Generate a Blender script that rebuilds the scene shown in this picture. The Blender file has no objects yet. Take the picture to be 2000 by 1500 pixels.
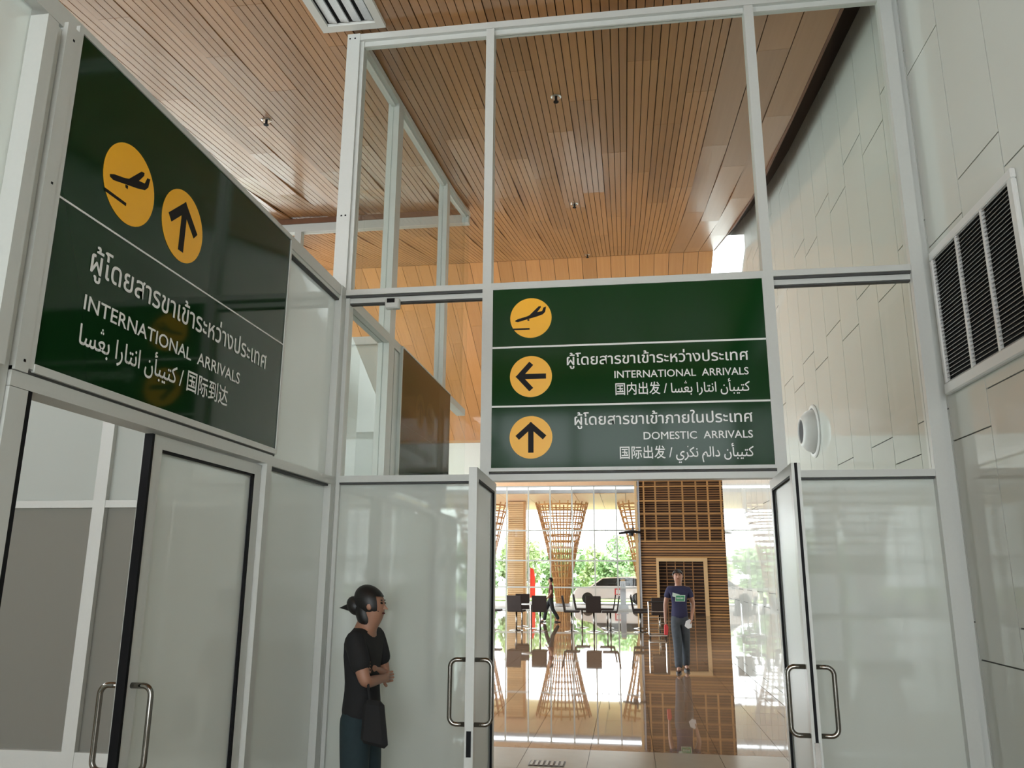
import bpy, bmesh, math, random
from mathutils import Vector, Matrix, Euler

S = bpy.context.scene
C = S.collection
rnd = random.Random(7)

# ------------------------------------------------------------------ camera
cam = bpy.data.cameras.new('camera')
cam.sensor_width = 36.0
cam.lens = 27.7676
cam.clip_end = 400
co = bpy.data.objects.new('camera', cam)
C.objects.link(co)
_p, _y, _r = 0.234332623, 0.142846301, 0.00556755
fwd = Vector((-math.sin(_y) * math.cos(_p), math.cos(_y) * math.cos(_p), math.sin(_p)))
rgt = Vector((math.cos(_y), math.sin(_y), 0))
upv = rgt.cross(fwd)
r2 = rgt * math.cos(_r) + upv * math.sin(_r)
u2 = upv * math.cos(_r) - rgt * math.sin(_r)
co.matrix_world = Matrix(((r2.x, u2.x, -fwd.x, 0), (r2.y, u2.y, -fwd.y, 0), (r2.z, u2.z, -fwd.z, 1.65), (0, 0, 0, 1)))
S.camera = co

# ------------------------------------------------------------------ world, daylight, exposure
w = bpy.data.worlds.new('sky')
S.world = w
w.use_nodes = True
bg = w.node_tree.nodes['Background']
bg.inputs[0].default_value = (0.895, 0.955, 1.0, 1)
bg.inputs[1].default_value = 1.0


def portal(name, loc, rot, sx, sy):
    l = bpy.data.lights.new(name, 'AREA')
    l.shape = 'RECTANGLE'
    l.size, l.size_y = sx, sy
    l.cycles.is_portal = True
    o = bpy.data.objects.new(name, l)
    o.location = loc
    o.rotation_euler = rot
    C.objects.link(o)


HP = math.pi / 2
portal('daylight_behind', (-3.5, -3.7, 2.2), (HP, 0, 0), 11.2, 4.4)          # faces +Y
portal('daylight_hall', (-1.0, 37.6, 2.8), (-HP, 0, 0), 27, 5.6)             # faces -Y
portal('daylight_left', (-9.2, 2.8, 4.95), (0, -HP, 0), .9, 12.6)             # faces +X, through the added clerestory
portal('daylight_side', (-9.3, 23.5, 2.8), (0, -HP, 0), 5.6, 28)            # faces +X, through the added side glazing

S.view_settings.view_transform = 'Standard'
S.view_settings.look = 'None'
S.view_settings.gamma = 1.0
S.view_settings.exposure = 3.15
S.view_settings.use_curve_mapping = False
S.cycles.transparent_max_bounces = 24
S.cycles.max_bounces = 12
S.cycles.diffuse_bounces = 6
S.cycles.caustics_refractive = False
S.cycles.blur_glossy = 0.5


# ------------------------------------------------------------------ materials
def mat(name, col=(0.5, 0.5, 0.5), rough=0.5, metal=0.0, coat=0.0, spec=0.5, ior=1.5, noise=None, bump=None):
    m = bpy.data.materials.new(name)
    m.use_nodes = True
    nt = m.node_tree
    b = nt.nodes['Principled BSDF']
    b.inputs['Base Color'].default_value = (*col, 1)
    b.inputs['Roughness'].default_value = rough
    b.inputs['Metallic'].default_value = metal
    b.inputs['IOR'].default_value = ior
    b.inputs['Specular IOR Level'].default_value = spec
    if coat:
        b.inputs['Coat Weight'].default_value = coat
        b.inputs['Coat Roughness'].default_value = 0.03
    tc = nt.nodes.new('ShaderNodeTexCoord')
    if noise:
        sc, amt = noise[0], noise[1]
        mp = nt.nodes.new('ShaderNodeMapping')
        mp.inputs['Scale'].default_value = noise[2] if len(noise) > 2 else (1, 1, 1)
        nt.links.new(tc.outputs['Object'], mp.inputs[0])
        n = nt.nodes.new('ShaderNodeTexNoise')
        n.inputs['Scale'].default_value = sc
        n.inputs['Detail'].default_value = 5
        nt.links.new(mp.outputs[0], n.inputs['Vector'])
        mx = nt.nodes.new('ShaderNodeMix')
        mx.data_type = 'RGBA'
        mx.inputs['A'].default_value = (*[c * (1 - amt) for c in col], 1)
        mx.inputs['B'].default_value = (*[min(1, c * (1 + amt)) for c in col], 1)
        nt.links.new(n.outputs['Fac'], mx.inputs['Factor'])
        nt.links.new(mx.outputs['Result'], b.inputs['Base Color'])
    if bump:
        n2 = nt.nodes.new('ShaderNodeTexNoise')
        n2.inputs['Scale'].default_value = bump[0]
        nt.links.new(tc.outputs['Object'], n2.inputs['Vector'])
        bp = nt.nodes.new('ShaderNodeBump')
        bp.inputs['Strength'].default_value = bump[1]
        bp.inputs['Distance'].default_value = bump[2]
        nt.links.new(n2.outputs['Fac'], bp.inputs['Height'])
        nt.links.new(bp.outputs[0], b.inputs['Normal'])
    return m


def wood(name, c1, c2, rough, grain=(30, 1.2, 30), rand=0.25, coat=0.0):
    m = bpy.data.materials.new(name)
    m.use_nodes = True
    nt = m.node_tree
    b = nt.nodes['Principled BSDF']
    b.inputs['Roughness'].default_value = rough
    if coat:
        b.inputs['Coat Weight'].default_value = coat
        b.inputs['Coat Roughness'].default_value = 0.13
    tc = nt.nodes.new('ShaderNodeTexCoord')
    oi = nt.nodes.new('ShaderNodeObjectInfo')
    ad = nt.nodes.new('ShaderNodeVectorMath')
    ad.operation = 'ADD'
    ml = nt.nodes.new('ShaderNodeMath')
    ml.operation = 'MULTIPLY'
    ml.inputs[1].default_value = 37.0
    nt.links.new(oi.outputs['Random'], ml.inputs[0])
    nt.links.new(tc.outputs['Object'], ad.inputs[0])
    nt.links.new(ml.outputs[0], ad.inputs[1])
    mp = nt.nodes.new('ShaderNodeMapping')
    mp.inputs['Scale'].default_value = grain
    nt.links.new(ad.outputs[0], mp.inputs[0])
    n = nt.nodes.new('ShaderNodeTexNoise')
    n.inputs['Scale'].default_value = 1.0
    n.inputs['Detail'].default_value = 6
    n.inputs['Roughness'].default_value = 0.65
    nt.links.new(mp.outputs[0], n.inputs['Vector'])
    mx = nt.nodes.new('ShaderNodeMix')
    mx.data_type = 'RGBA'
    mx.inputs['A'].default_value = (*c1, 1)
    mx.inputs['B'].default_value = (*c2, 1)
    nt.links.new(n.outputs['Fac'], mx.inputs['Factor'])
    hv = nt.nodes.new('ShaderNodeHueSaturation')
    mr = nt.nodes.new('ShaderNodeMapRange')
    mr.inputs['To Min'].default_value = 1 - rand
    mr.inputs['To Max'].default_value = 1 + rand
    nt.links.new(oi.outputs['Random'], mr.inputs['Value'])
    nt.links.new(mr.outputs[0], hv.inputs['Value'])
    nt.links.new(mx.outputs['Result'], hv.inputs['Color'])
    nt.links.new(hv.outputs[0], b.inputs['Base Color'])
    return m


def thin_sheet(nt, shader, out):
    """panes are thin boxes: the sheet acts once, on the face a ray enters by"""
    ge = nt.nodes.new('ShaderNodeNewGeometry')
    tr = nt.nodes.new('ShaderNodeBsdfTransparent')
    mx = nt.nodes.new('ShaderNodeMixShader')
    nt.links.new(ge.outputs['Backfacing'], mx.inputs[0])
    nt.links.new(shader.outputs[0], mx.inputs[1])
    nt.links.new(tr.outputs[0], mx.inputs[2])
    nt.links.new(mx.outputs[0], out.inputs['Surface'])


def glass(name, tint, ior=1.45):
    m = bpy.data.materials.new(name)
    m.use_nodes = True
    nt = m.node_tree
    nt.nodes.remove(nt.nodes['Principled BSDF'])
    out = nt.nodes['Material Output']
    tr = nt.nodes.new('ShaderNodeBsdfTransparent')
    tr.inputs[0].default_value = (*tint, 1)
    gl = nt.nodes.new('ShaderNodeBsdfGlossy')
    gl.inputs['Roughness'].default_value = 0.0
    fr = nt.nodes.new('ShaderNodeFresnel')
    fr.inputs['IOR'].default_value = ior
    mx = nt.nodes.new('ShaderNodeMixShader')
    nt.links.new(fr.outputs[0], mx.inputs[0])
    nt.links.new(tr.outputs[0], mx.inputs[1])
    nt.links.new(gl.outputs[0], mx.inputs[2])
    thin_sheet(nt, mx, out)
    return m


def frosted(name, col, through=0.12, gloss=0.02):
    """film-backed glass: a milky scattering layer under a smooth glass face"""
    m = bpy.data.materials.new(name)
    m.use_nodes = True
    nt = m.node_tree
    nt.nodes.remove(nt.nodes['Principled BSDF'])
    out = nt.nodes['Material Output']
    df = nt.nodes.new('ShaderNodeBsdfDiffuse')
    df.inputs[0].default_value = (*col, 1)
    tl = nt.nodes.new('ShaderNodeBsdfTranslucent')
    tl.inputs[0].default_value = (*col, 1)
    a = nt.nodes.new('ShaderNodeMixShader')
    a.inputs[0].default_value = 0.3
    nt.links.new(df.outputs[0], a.inputs[1])
    nt.links.new(tl.outputs[0], a.inputs[2])
    rf = nt.nodes.new('ShaderNodeBsdfRefraction')
    rf.inputs['Color'].default_value = (*col, 1)
    rf.inputs['Roughness'].default_value = 0.32
    rf.inputs['IOR'].default_value = 1.02
    a2 = nt.nodes.new('ShaderNodeMixShader')
    a2.inputs[0].default_value = through
    nt.links.new(a.outputs[0], a2.inputs[1])
    nt.links.new(rf.outputs[0], a2.inputs[2])
    gl = nt.nodes.new('ShaderNodeBsdfGlossy')
    gl.inputs['Roughness'].default_value = gloss
    fr = nt.nodes.new('ShaderNodeFresnel')
    fr.inputs['IOR'].default_value = 1.4
    mx = nt.nodes.new('ShaderNodeMixShader')
    nt.links.new(fr.outputs[0], mx.inputs[0])
    nt.links.new(a2.outputs[0], mx.inputs[1])
    nt.links.new(gl.outputs[0], mx.inputs[2])
    thin_sheet(nt, mx, out)
    return m


M = dict(
    alu=mat('champagne_aluminium', (0.55, 0.56, 0.53), 0.32, 0.0, noise=(60, 0.03)),
    groove_shade=mat('rubber_with_groove_shade', (0.05, 0.05, 0.048), 0.6),  # dark strips along the glass, glazing channel shadow put into the colour
    gasket=mat('black_gasket', (0.006, 0.006, 0.007), 0.6, spec=0.15),
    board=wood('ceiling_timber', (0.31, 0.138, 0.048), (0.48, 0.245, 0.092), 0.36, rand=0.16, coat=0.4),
    board_lit=wood('warm_lit_slope_timber', (0.52, 0.22, 0.07), (0.70, 0.36, 0.14), 0.36, rand=0.12, coat=0.2),  # warm timber, lightened so the colour carries the light on the slope
    board_plain=wood('edge_timber', (0.32, 0.16, 0.075), (0.44, 0.25, 0.13), 0.32, rand=0.1, coat=0.3),
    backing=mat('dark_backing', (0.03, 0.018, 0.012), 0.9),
    brown=mat('brown_trim', (0.16, 0.07, 0.035), 0.5, noise=(12, 0.2)),
    panel=mat('white_enamel_panel', (0.60, 0.615, 0.57), 0.025, 0.0, ior=1.38, noise=(1.5, 0.02), bump=(1.1, 0.03, 0.01)),
    olive=mat('olive_brown_paint', (0.20, 0.165, 0.10), 0.8, noise=(3, 0.08)),
    greywall=mat('pale_grey_paint', (0.52, 0.52, 0.55), 0.8, noise=(2, 0.04)),
    joint=mat('panel_joint', (0.10, 0.10, 0.09), 0.8),
    plaster=mat('white_plaster', (0.72, 0.72, 0.69), 0.8, noise=(4, 0.03)),
    clear=glass('clear_glass', (0.93, 0.965, 0.94), 1.4),
    facade=glass('facade_glass', (0.96, 0.975, 0.965), 1.4),
    frost=frosted('frosted_glass', (0.66, 0.70, 0.655)),
    frostd=frosted('matte_frosted_glass', (0.66, 0.70, 0.655), 0.12, 0.35),
    film=frosted('brown_lit_film_glass', (0.74, 0.735, 0.66), 0.62),
    green=mat('green_sign_film', (0.004, 0.038, 0.007), 0.09, 0.0, ior=1.27),
    greend=mat('dark_green_sign_film', (0.006, 0.028, 0.008), 0.06, 0.0, ior=1.33),
    yellow=mat('amber_vinyl', (0.96, 0.47, 0.010), 0.35),
    black=mat('black_vinyl', (0.008, 0.007, 0.008), 0.5, spec=0.15),
    white=mat('white_vinyl', (0.80, 0.80, 0.78), 0.4),
    steel=mat('polished_steel', (0.24, 0.225, 0.205), 0.14, 1.0),
    chrome=mat('chrome', (0.75, 0.75, 0.75), 0.12, 1.0),
    vent=mat('vent_white_metal', (0.62, 0.62, 0.60), 0.4),
    slot=mat('vent_dark_interior', (0.004, 0.004, 0.004), 0.9),
    louver=mat('louvre_blade', (0.28, 0.28, 0.27), 0.45),
    lampw=mat('lamp_white_enamel', (0.70, 0.70, 0.66), 0.45),
    lampin=mat('lamp_prismatic_insert', (0.55, 0.57, 0.58), 0.3, noise=(160, 0.3)),
    tile=mat('polished_floor_tile', (0.27, 0.175, 0.11), 0.025, 0.0, ior=1.55, noise=(7, 0.10)),
    stone=mat('honed_stone_floor', (0.42, 0.36, 0.28), 0.16, 0.0, noise=(5, 0.08)),
    slat=wood('lattice_timber', (0.40, 0.19, 0.06), (0.58, 0.31, 0.11), 0.5, grain=(2, 2, 14), rand=0.2),
    kiosk=wood('brown_kiosk_timber', (0.22, 0.10, 0.035), (0.36, 0.18, 0.065), 0.5, grain=(2, 2, 14), rand=0.25),
    slatlight=wood('pale_timber', (0.60, 0.38, 0.18), (0.72, 0.49, 0.26), 0.5, grain=(2, 2, 14), rand=0.12),
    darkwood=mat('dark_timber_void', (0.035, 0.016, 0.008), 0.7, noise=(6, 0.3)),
    soffit=wood('canopy_soffit', (0.78, 0.48, 0.28), (0.88, 0.60, 0.38), 0.5, grain=(4, 0.3, 4), rand=0.1),
    leather=mat('dark_brown_leather', (0.018, 0.008, 0.005), 0.6),
    blackmetal=mat('black_metal', (0.012, 0.012, 0.013), 0.4),
    red=mat('red_banner', (0.80, 0.05, 0.02), 0.6),
    carw=mat('white_car_paint', (0.82, 0.82, 0.83), 0.15, 0.0, coat=1.0),
    carg=mat('dark_car_glass', (0.02, 0.018, 0.018), 0.05),
    tyre=mat('tyre_rubber', (0.02, 0.02, 0.02), 0.8),
    concrete=mat('grey_concrete', (0.42, 0.42, 0.44), 0.8, noise=(8, 0.12)),
    asphalt=mat('pale_asphalt', (0.42, 0.42, 0.42), 0.9, noise=(3, 0.1)),
    grass=mat('lawn_grass', (0.22, 0.30, 0.10), 0.9, noise=(4, 0.3)),
    leaf=mat('green_leaves', (0.26, 0.40, 0.17), 0.6, noise=(1.1, 0.5)),
    leaf2=mat('yellow_green_leaves', (0.36, 0.44, 0.20), 0.6, noise=(1.1, 0.45)),
    bark=mat('grey_bark', (0.20, 0.16, 0.12), 0.9, noise=(9, 0.3)),
    skin=mat('tan_skin', (0.36, 0.18, 0.115), 0.5),
    hair=mat('black_hair', (0.008, 0.007, 0.007), 0.45),
    blackcloth=mat('black_cotton', (0.010, 0.010, 0.011), 0.85, noise=(90, 0.15)),
    navy=mat('navy_cotton', (0.022, 0.022, 0.065), 0.85, noise=(60, 0.15)),
    jeans=mat('faded_blue_jeans', (0.055, 0.065, 0.078), 0.85, noise=(18, 0.35)),
    tealjeans=mat('dark_teal_jeans', (0.014, 0.030, 0.036), 0.85, noise=(40, 0.2)),
    maroon=mat('maroon_cotton', (0.10, 0.022, 0.018), 0.85),
    sandal=mat('black_rubber', (0.012, 0.010, 0.010), 0.6),
    logo=mat('green_print', (0.05, 0.30, 0.14), 0.7),
    logow=mat('pale_print', (0.55, 0.66, 0.58), 0.7),
    paper=mat('white_paper', (0.82, 0.84, 0.88), 0.7),
    redplastic=mat('red_plastic', (0.60, 0.03, 0.03), 0.4),
)


# ------------------------------------------------------------------ helpers
class MB:
    def __init__(self):
        self.v, self.f = [], []

    def add(self, vs, fs):
        o = len(self.v)
        self.v += [tuple(p) for p in vs]
        self.f += [tuple(o + i for i in q) for q in fs]
        return self

    def box(self, x0, x1, y0, y1, z0, z1):
        vs = [(x, y, z) for z in (z0, z1) for y in (y0, y1) for x in (x0, x1)]
        return self.add(vs, [(0, 2, 3, 1), (4, 5, 7, 6), (0, 1, 5, 4), (2, 6, 7, 3), (0, 4, 6, 2), (1, 3, 7, 5)])

    def prism(self, poly, fn, t):
        """poly: 2D outline; fn(u,v,w) maps to 3D; extruded from w=0 to w=t"""
        n = len(poly)
        vs = [fn(u, v, 0) for u, v in poly] + [fn(u, v, t) for u, v in poly]
        fs = [tuple(range(n - 1, -1, -1)), tuple(range(n, 2 * n))]
        fs += [(i, (i + 1) % n, n + (i + 1) % n, n + i) for i in range(n)]
        return self.add(vs, fs)

    def tube(self, pts, r, seg=8, closed=False):
        pts = [Vector(p) for p in pts]
        rr = r if isinstance(r, (list, tuple)) else [r] * len(pts)
        n = len(pts)
        vs, fs = [], []
        up = None
        for i, p in enumerate(pts):
            a = pts[i - 1] if i > 0 or closed else p
            b = pts[(i + 1) % n] if i < n - 1 or closed else p
            t = (b - a).normalized()
            if up is None:
                up = t.orthogonal().normalized()
            up = (up - t * up.dot(t)).normalized()
            sd = t.cross(up)
            for k in range(seg):
                an = 2 * math.pi * k / seg
                vs.append(p + (up * math.cos(an) + sd * math.sin(an)) * rr[i])
        m = n if closed else n - 1
        for i in range(m):
            for k in range(seg):
                j = (i + 1) % n
                fs.append((i * seg + k, i * seg + (k + 1) % seg, j * seg + (k + 1) % seg, j * seg + k))
        if not closed:
            fs.append(tuple(range(seg - 1, -1, -1)))
            fs.append(tuple((n - 1) * seg + k for k in range(seg)))
        return self.add(vs, fs)

    def lathe(self, prof, seg=24, fn=None):
        """prof: (radius, height) pairs about the z axis"""
        fn = fn or (lambda x, y, z: (x, y, z))
        vs, fs = [], []
        for r, z in prof:
            for k in range(seg):
                a = 2 * math.pi * k / seg
                vs.append(fn(r * math.cos(a), r * math.sin(a), z))
        for i in range(len(prof) - 1):
            for k in range(seg):
                fs.append((i * seg + k, i * seg + (k + 1) % seg, (i + 1) * seg + (k + 1) % seg, (i + 1) * seg + k))
        fs.append(tuple(range(seg - 1, -1, -1)))
        fs.append(tuple((len(prof) - 1) * seg + k for k in range(seg)))
        return self.add(vs, fs)

    def mesh(self, name, m, smooth=False):
        me = bpy.data.meshes.new(name)
        me.from_pydata(self.v, [], self.f)
        bm = bmesh.new()
        bm.from_mesh(me)
        bmesh.ops.recalc_face_normals(bm, faces=bm.faces)
        bm.to_mesh(me)
        bm.free()
        if m:
            me.materials.append(M[m] if isinstance(m, str) else m)
        if smooth:
            for p in me.polygons:
                p.use_smooth = True
        return me

    def build(self, name, m, parent=None, smooth=False, bevel=0):
        me = self.mesh(name, m, smooth)
        if bevel:
            bm = bmesh.new()
            bm.from_mesh(me)
            bmesh.ops.bevel(bm, geom=bm.edges[:], offset=bevel, segments=1, affect='EDGES')
            bm.to_mesh(me)
            bm.free()
        return link(name, me, parent)


def link(name, me, parent=None, mw=None):
    o = bpy.data.objects.new(name, me)
    C.objects.link(o)
    if parent:
        o.parent = parent
    if mw is not None:
        o.matrix_local = mw
    return o


def box(name, m, parent, *d, bevel=0):
    return MB().box(*d).build(name, m, parent, bevel=bevel)


def empty(name, loc=(0, 0, 0), rz=0):
    o = bpy.data.objects.new(name, None)
    o.empty_display_size = 0.1
    o.location = loc
    o.rotation_euler = (0, 0, rz)
    C.objects.link(o)
    return o


def tag(o, label, cat, group=None, kind=None):
    o['label'] = label
    o['category'] = cat
    if group:
        o['group'] = group
    if kind:
        o['kind'] = kind
    return o


def struct(o, label=None, cat='wall'):
    o['kind'] = 'structure'
    if label:
        o['label'] = label
        o['category'] = cat
    return o


# ------------------------------------------------------------------ ceiling profile
PROF = [(-3.5, 4.905), (0, 5.22), (5, 5.67), (7, 5.885), (8.5, 6.07), (9.5, 6.25), (11, 6.58), (13.5, 7.24)]


def zc(y):
    for (a, za), (b, zb) in zip(PROF, PROF[1:]):
        if y <= b:
            return za + (zb - za) * (y - a) / (b - a)
    return PROF[-1][1]


XE = 1.67          # right edge of the timber ceiling
XW = 1.95          # right wall
XL = -1.895        # left partition face
D = 5.0            # front partition face

# ------------------------------------------------------------------ floor
fl = MB().box(-14, 12, -3.6, 37.5, -0.3, -0.012).build('floor', 'joint')
struct(fl, 'polished floor running from the corridor into the bright hall', 'floor')
box('slab', 'stone', fl, -9, 12, -3.6, 6.6, -0.011, 0)
tile_me = MB().box(0, 0.596, 0, 0.796, -0.011, 0).mesh('tile', 'tile')
stone_me = MB().box(0, 0.596, 0, 0.796, -0.011, 0).mesh('stone_tile', 'stone')
for i in range(14):
    for j in range(13):
        y = 6.604 + 0.8 * j
        x = -5.2 + 0.6 * i
        link('tile', stone_me if y < 8.1 else tile_me, fl, Matrix.Translation((x, y, 0)))
box('hall_slab', 'tile', fl, -14, 12, 17.004, 37.5, -0.011, 0)
box('hall_slab', 'tile', fl, 3.2, 12, 6.604, 17.0, -0.011, 0)
box('hall_slab', 'tile', fl, -14, -5.204, 6.604, 17.0, -0.011, 0)

# ------------------------------------------------------------------ timber ceiling
back = MB()
for (a, za), (b, zb) in zip(PROF, PROF[1:]):
    back.add([(x, y, z) for x in (-9, XE - 0.01) for y, z in ((a, za + .1), (b, zb + .1), (b, zb + .19), (a, za + .19))],
             [(0, 1, 2, 3), (7, 6, 5, 4), (0, 4, 5, 1), (2, 6, 7, 3), (0, 3, 7, 4), (1, 5, 6, 2)])
ceil = back.build('ceiling', 'backing')
struct(ceil, 'long curved ceiling of grooved timber boards rising away', 'ceiling')


def board_mesh(wd, n, m, name):
    b = MB()
    s = wd / n
    g = 0.0065
    for k in range(n):
        x0, x1 = k * s + (g * .6 if k == 0 else g / 2), (k + 1) * s - (g * .6 if k == n - 1 else g / 2)
        b.box(x0, x1, 0.0006, 0.9994, 0, 0.026)
    return b.mesh(name, m)


BW = 0.26
bm4 = board_mesh(BW, 4, 'board', 'board')
bm2 = board_mesh(BW, 1, 'board_lit', 'board')
bm1 = board_mesh(BW, 1, 'board_plain', 'board')


def lay_board(me, x, y0, y1, z0, z1, parent):
    L = math.hypot(y1 - y0, z1 - z0)
    mw = Matrix.Translation((x, y0, z0)) @ Matrix.Rotation(math.atan2(z1 - z0, y1 - y0), 4, 'X') @ Matrix.Diagonal((1, L, 1, 1))
    link('board', me, parent, mw)


for i in range(40):
    x = XE - BW * (i + 1)
    if x < -8.9:
        break
    off = (0, 1.2, 0.6, 1.8)[i % 4]
    ys = [2.0] + [y for y in [2.2 + off + 2.4 * k for k in range(6)] if 2.4 < y < 13.2] + [13.5]
    for a, b in zip(ys, ys[1:]):
        lay_board(bm1 if i < 3 else bm4, x, a, b, zc(a), zc(b), ceil)
MB().add([(-9, -3.5, zc(-3.5)), (XE, -3.5, zc(-3.5)), (XE, 2, zc(2)), (-9, 2, zc(2)),
          (-9, -3.5, zc(-3.5) + .03), (XE, -3.5, zc(-3.5) + .03), (XE, 2, zc(2) + .03), (-9, 2, zc(2) + .03)],
         [(0, 1, 2, 3), (4, 7, 6, 5), (0, 4, 5, 1), (1, 5, 6, 2), (2, 6, 7, 3), (3, 7, 4, 0)]).build('board', 'board_plain', ceil)
# side edge board, dark
em = MB()
for (a, za), (b, zb) in zip(PROF[1:], PROF[2:]):
    em.add([(x, y, z) for x in (XE, XE + .02) for y, z in ((a, za - .004), (b, zb - .004), (b, zb + .34), (a, za + .34))],
           [(0, 1, 2, 3), (7, 6, 5, 4), (0, 4, 5, 1), (2, 6, 7, 3), (0, 3, 7, 4), (1, 5, 6, 2)])
em.build('edge_trim', 'brown', ceil)
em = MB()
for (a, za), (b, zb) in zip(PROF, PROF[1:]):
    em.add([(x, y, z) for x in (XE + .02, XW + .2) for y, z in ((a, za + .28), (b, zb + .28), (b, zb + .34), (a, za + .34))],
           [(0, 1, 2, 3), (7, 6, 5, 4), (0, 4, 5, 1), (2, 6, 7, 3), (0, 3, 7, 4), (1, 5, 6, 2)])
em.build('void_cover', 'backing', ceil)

# downward slope beyond the ridge
ZR, YR, YS, ZS = 7.24, 13.5, 18.5, 4.75
sl = MB().add([(x, y, z) for x in (-9, XE) for y, z in ((YR, ZR + .03), (YS, ZS + .03), (YS, ZS + .12), (YR, ZR + .12))],
              [(0, 1, 2, 3), (7, 6, 5, 4), (0, 4, 5, 1), (2, 6, 7, 3), (0, 3, 7, 4), (1, 5, 6, 2)]).build('ceiling_slope', 'backing')
struct(sl, 'far timber ceiling slope falling towards the hall', 'ceiling')
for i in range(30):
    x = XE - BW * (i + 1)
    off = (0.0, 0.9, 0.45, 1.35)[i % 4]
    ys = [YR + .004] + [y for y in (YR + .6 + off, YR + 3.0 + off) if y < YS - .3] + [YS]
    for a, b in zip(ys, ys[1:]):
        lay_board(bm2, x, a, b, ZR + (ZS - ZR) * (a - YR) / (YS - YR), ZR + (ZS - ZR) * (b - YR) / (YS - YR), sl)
box('end_trim', 'slat', sl, -9, XE, YS, YS + .06, ZS - .06, ZS + .3)
# hall ceiling
hc = MB().box(-14, 12, 18.56, 37.5, 5.95, 6.2).build('ceiling_hall', 'plaster')
struct(hc, 'flat pale ceiling of the hall beyond', 'ceiling')
box('bulkhead', 'plaster', hc, -14, 12, 18.5, 18.56, 5.0, 8.0)

# ------------------------------------------------------------------ right wall of staggered enamel panels
wr = MB().box(XW + .012, XW + .2, -3.6, 16.5, 0, 7.9).build('wall_right', 'joint')
struct(wr, 'glossy white wall of tall staggered metal panels', 'wall')
PW = 0.523
y0 = 5.012 - 6 * PW
pc = {}
for k in range(29):
    a, b = y0 + k * PW, y0 + (k + 1) * PW
    if b > 16.5:
        b = 16.5
    if b - a < .05:
        break
    par = (k - 6) % 2            # column starting at 5.012 is par 0: joints at 3.87, 5.11
    base = 3.87 if par == 0 else 3.668
    zs = [0.0] + [base + 1.24 * t for t in range(-4, 4) if 0.05 < base + 1.24 * t < 7.8] + [7.9]
    for z0, z1 in zip(zs, zs[1:]):
        key = (round(b - a, 3), round(z1 - z0, 3))
        if key not in pc:
            pc[key] = MB().box(0, .012, .004, b - a - .004, .004, z1 - z0 - .004).mesh('panel', 'panel')
        link('panel', pc[key], wr, Matrix.Translation((XW, a, z0)))
box('panel', 'panel', wr, XW, XW + .012, -3.6, y0 - .004, 0, 7.9)
box('panel', 'panel', wr, XW, XW + .2, 16.5, 16.512, 0, 7.9)

# ------------------------------------------------------------------ front glass partition
wf = empty('wall_front', (0, D, 0))
struct(wf, 'aluminium framed glass partition facing the camera', 'partition')
T = 0.10


def fb(name, m, x0, x1, z0, z1, dy0=0.0, dy1=T, parent=wf):
    return box(name, m, parent, x0, x1, dy0, dy1, z0, z1)


fb('post', 'alu', -1.995, -1.897, 2.26, 5.625, -.004, .1)
fb('post', 'alu', -1.997, -1.895, 0, 2.26, 0.002, .1)
fb('post', 'alu', -1.897, -1.87, 0, 5.62, 0.02, .1)
for a, b in ((-.925, -.866), (.922, .985)):
    fb('post', 'alu', a, b, 0, 5.565, -.002, .095)
fb('post', 'alu', 1.828, 1.905, 0, 5.6, -.004, .085)
fb('post', 'alu', 1.905, 1.95, 0, 5.72, 0.03, .1)
fb('rail', 'alu', -1.897, 1.83, 5.57, 5.622, 0, .1)
fb('rail', 'alu', -1.87, 1.83, 5.53, 5.57, 0.03, .075)
for a, b in ((-1.895, -.925), (-.866, .922), (.985, 1.828)):
    fb('rail', 'alu', a, b, 3.525, 3.565, 0, .1)
    if a != -.866:
        fb('rail', 'alu', a, b, 3.475, 3.525, .03, .08)
        fb('gasket', 'groove_shade', a, b, 3.51, 3.526, .012, .03)  # dark strip painting the shadow under the rail lip
        fb('gasket', 'groove_shade', a, b, 3.465, 3.475, .035, .075)
    else:
        fb('rail', 'alu', a, b, 2.222, 2.262, 0, .1)
for a, b in ((-1.87, -.925), (.985, 1.828)):
    fb('rail', 'alu', a, b, 2.222, 2.265, 0, .1)
    fb('gasket', 'groove_shade', a, b, 2.210, 2.222, .015, .08)
    fb('rail', 'alu', a, b, 0, .1, 0, .1)
fb('gasket', 'groove_shade', -.866, .922, 2.262, 2.274, .004, .09)
for a, b in ((-1.87, -.925), (-.866, .922), (.985, 1.828)):
    fb('pane', 'clear', a, b, 3.565, 5.53, .045, .053)
for a, b in ((-1.87, -.925), (.985, 1.828)):
    fb('pane', 'clear', a, b, 2.265, 3.475, .045, .053)
    fb('pane', 'frost', a, b, .1, 2.21, .045, .053)
for x, z in ((-1.975, 5.585), (-1.935, 5.585), (-1.96, 4.13), (-1.93, 4.13)):
    fb('screw', 'gasket', x - .006, x + .006, z - .006, z + .006, -.0055, -.003)

# ------------------------------------------------------------------ left glass partition (before and beyond the front one)
wl = empty('wall_left', (XL, 0, 0))
struct(wl, 'aluminium framed frosted glass partition along the left side', 'partition')


def lb(name, m, y0, y1, z0, z1, dx0=-.10, dx1=0.0, parent=wl, bevel=0):
    return box(name, m, parent, dx0, dx1, y0, y1, z0, z1, bevel=bevel)


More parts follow.
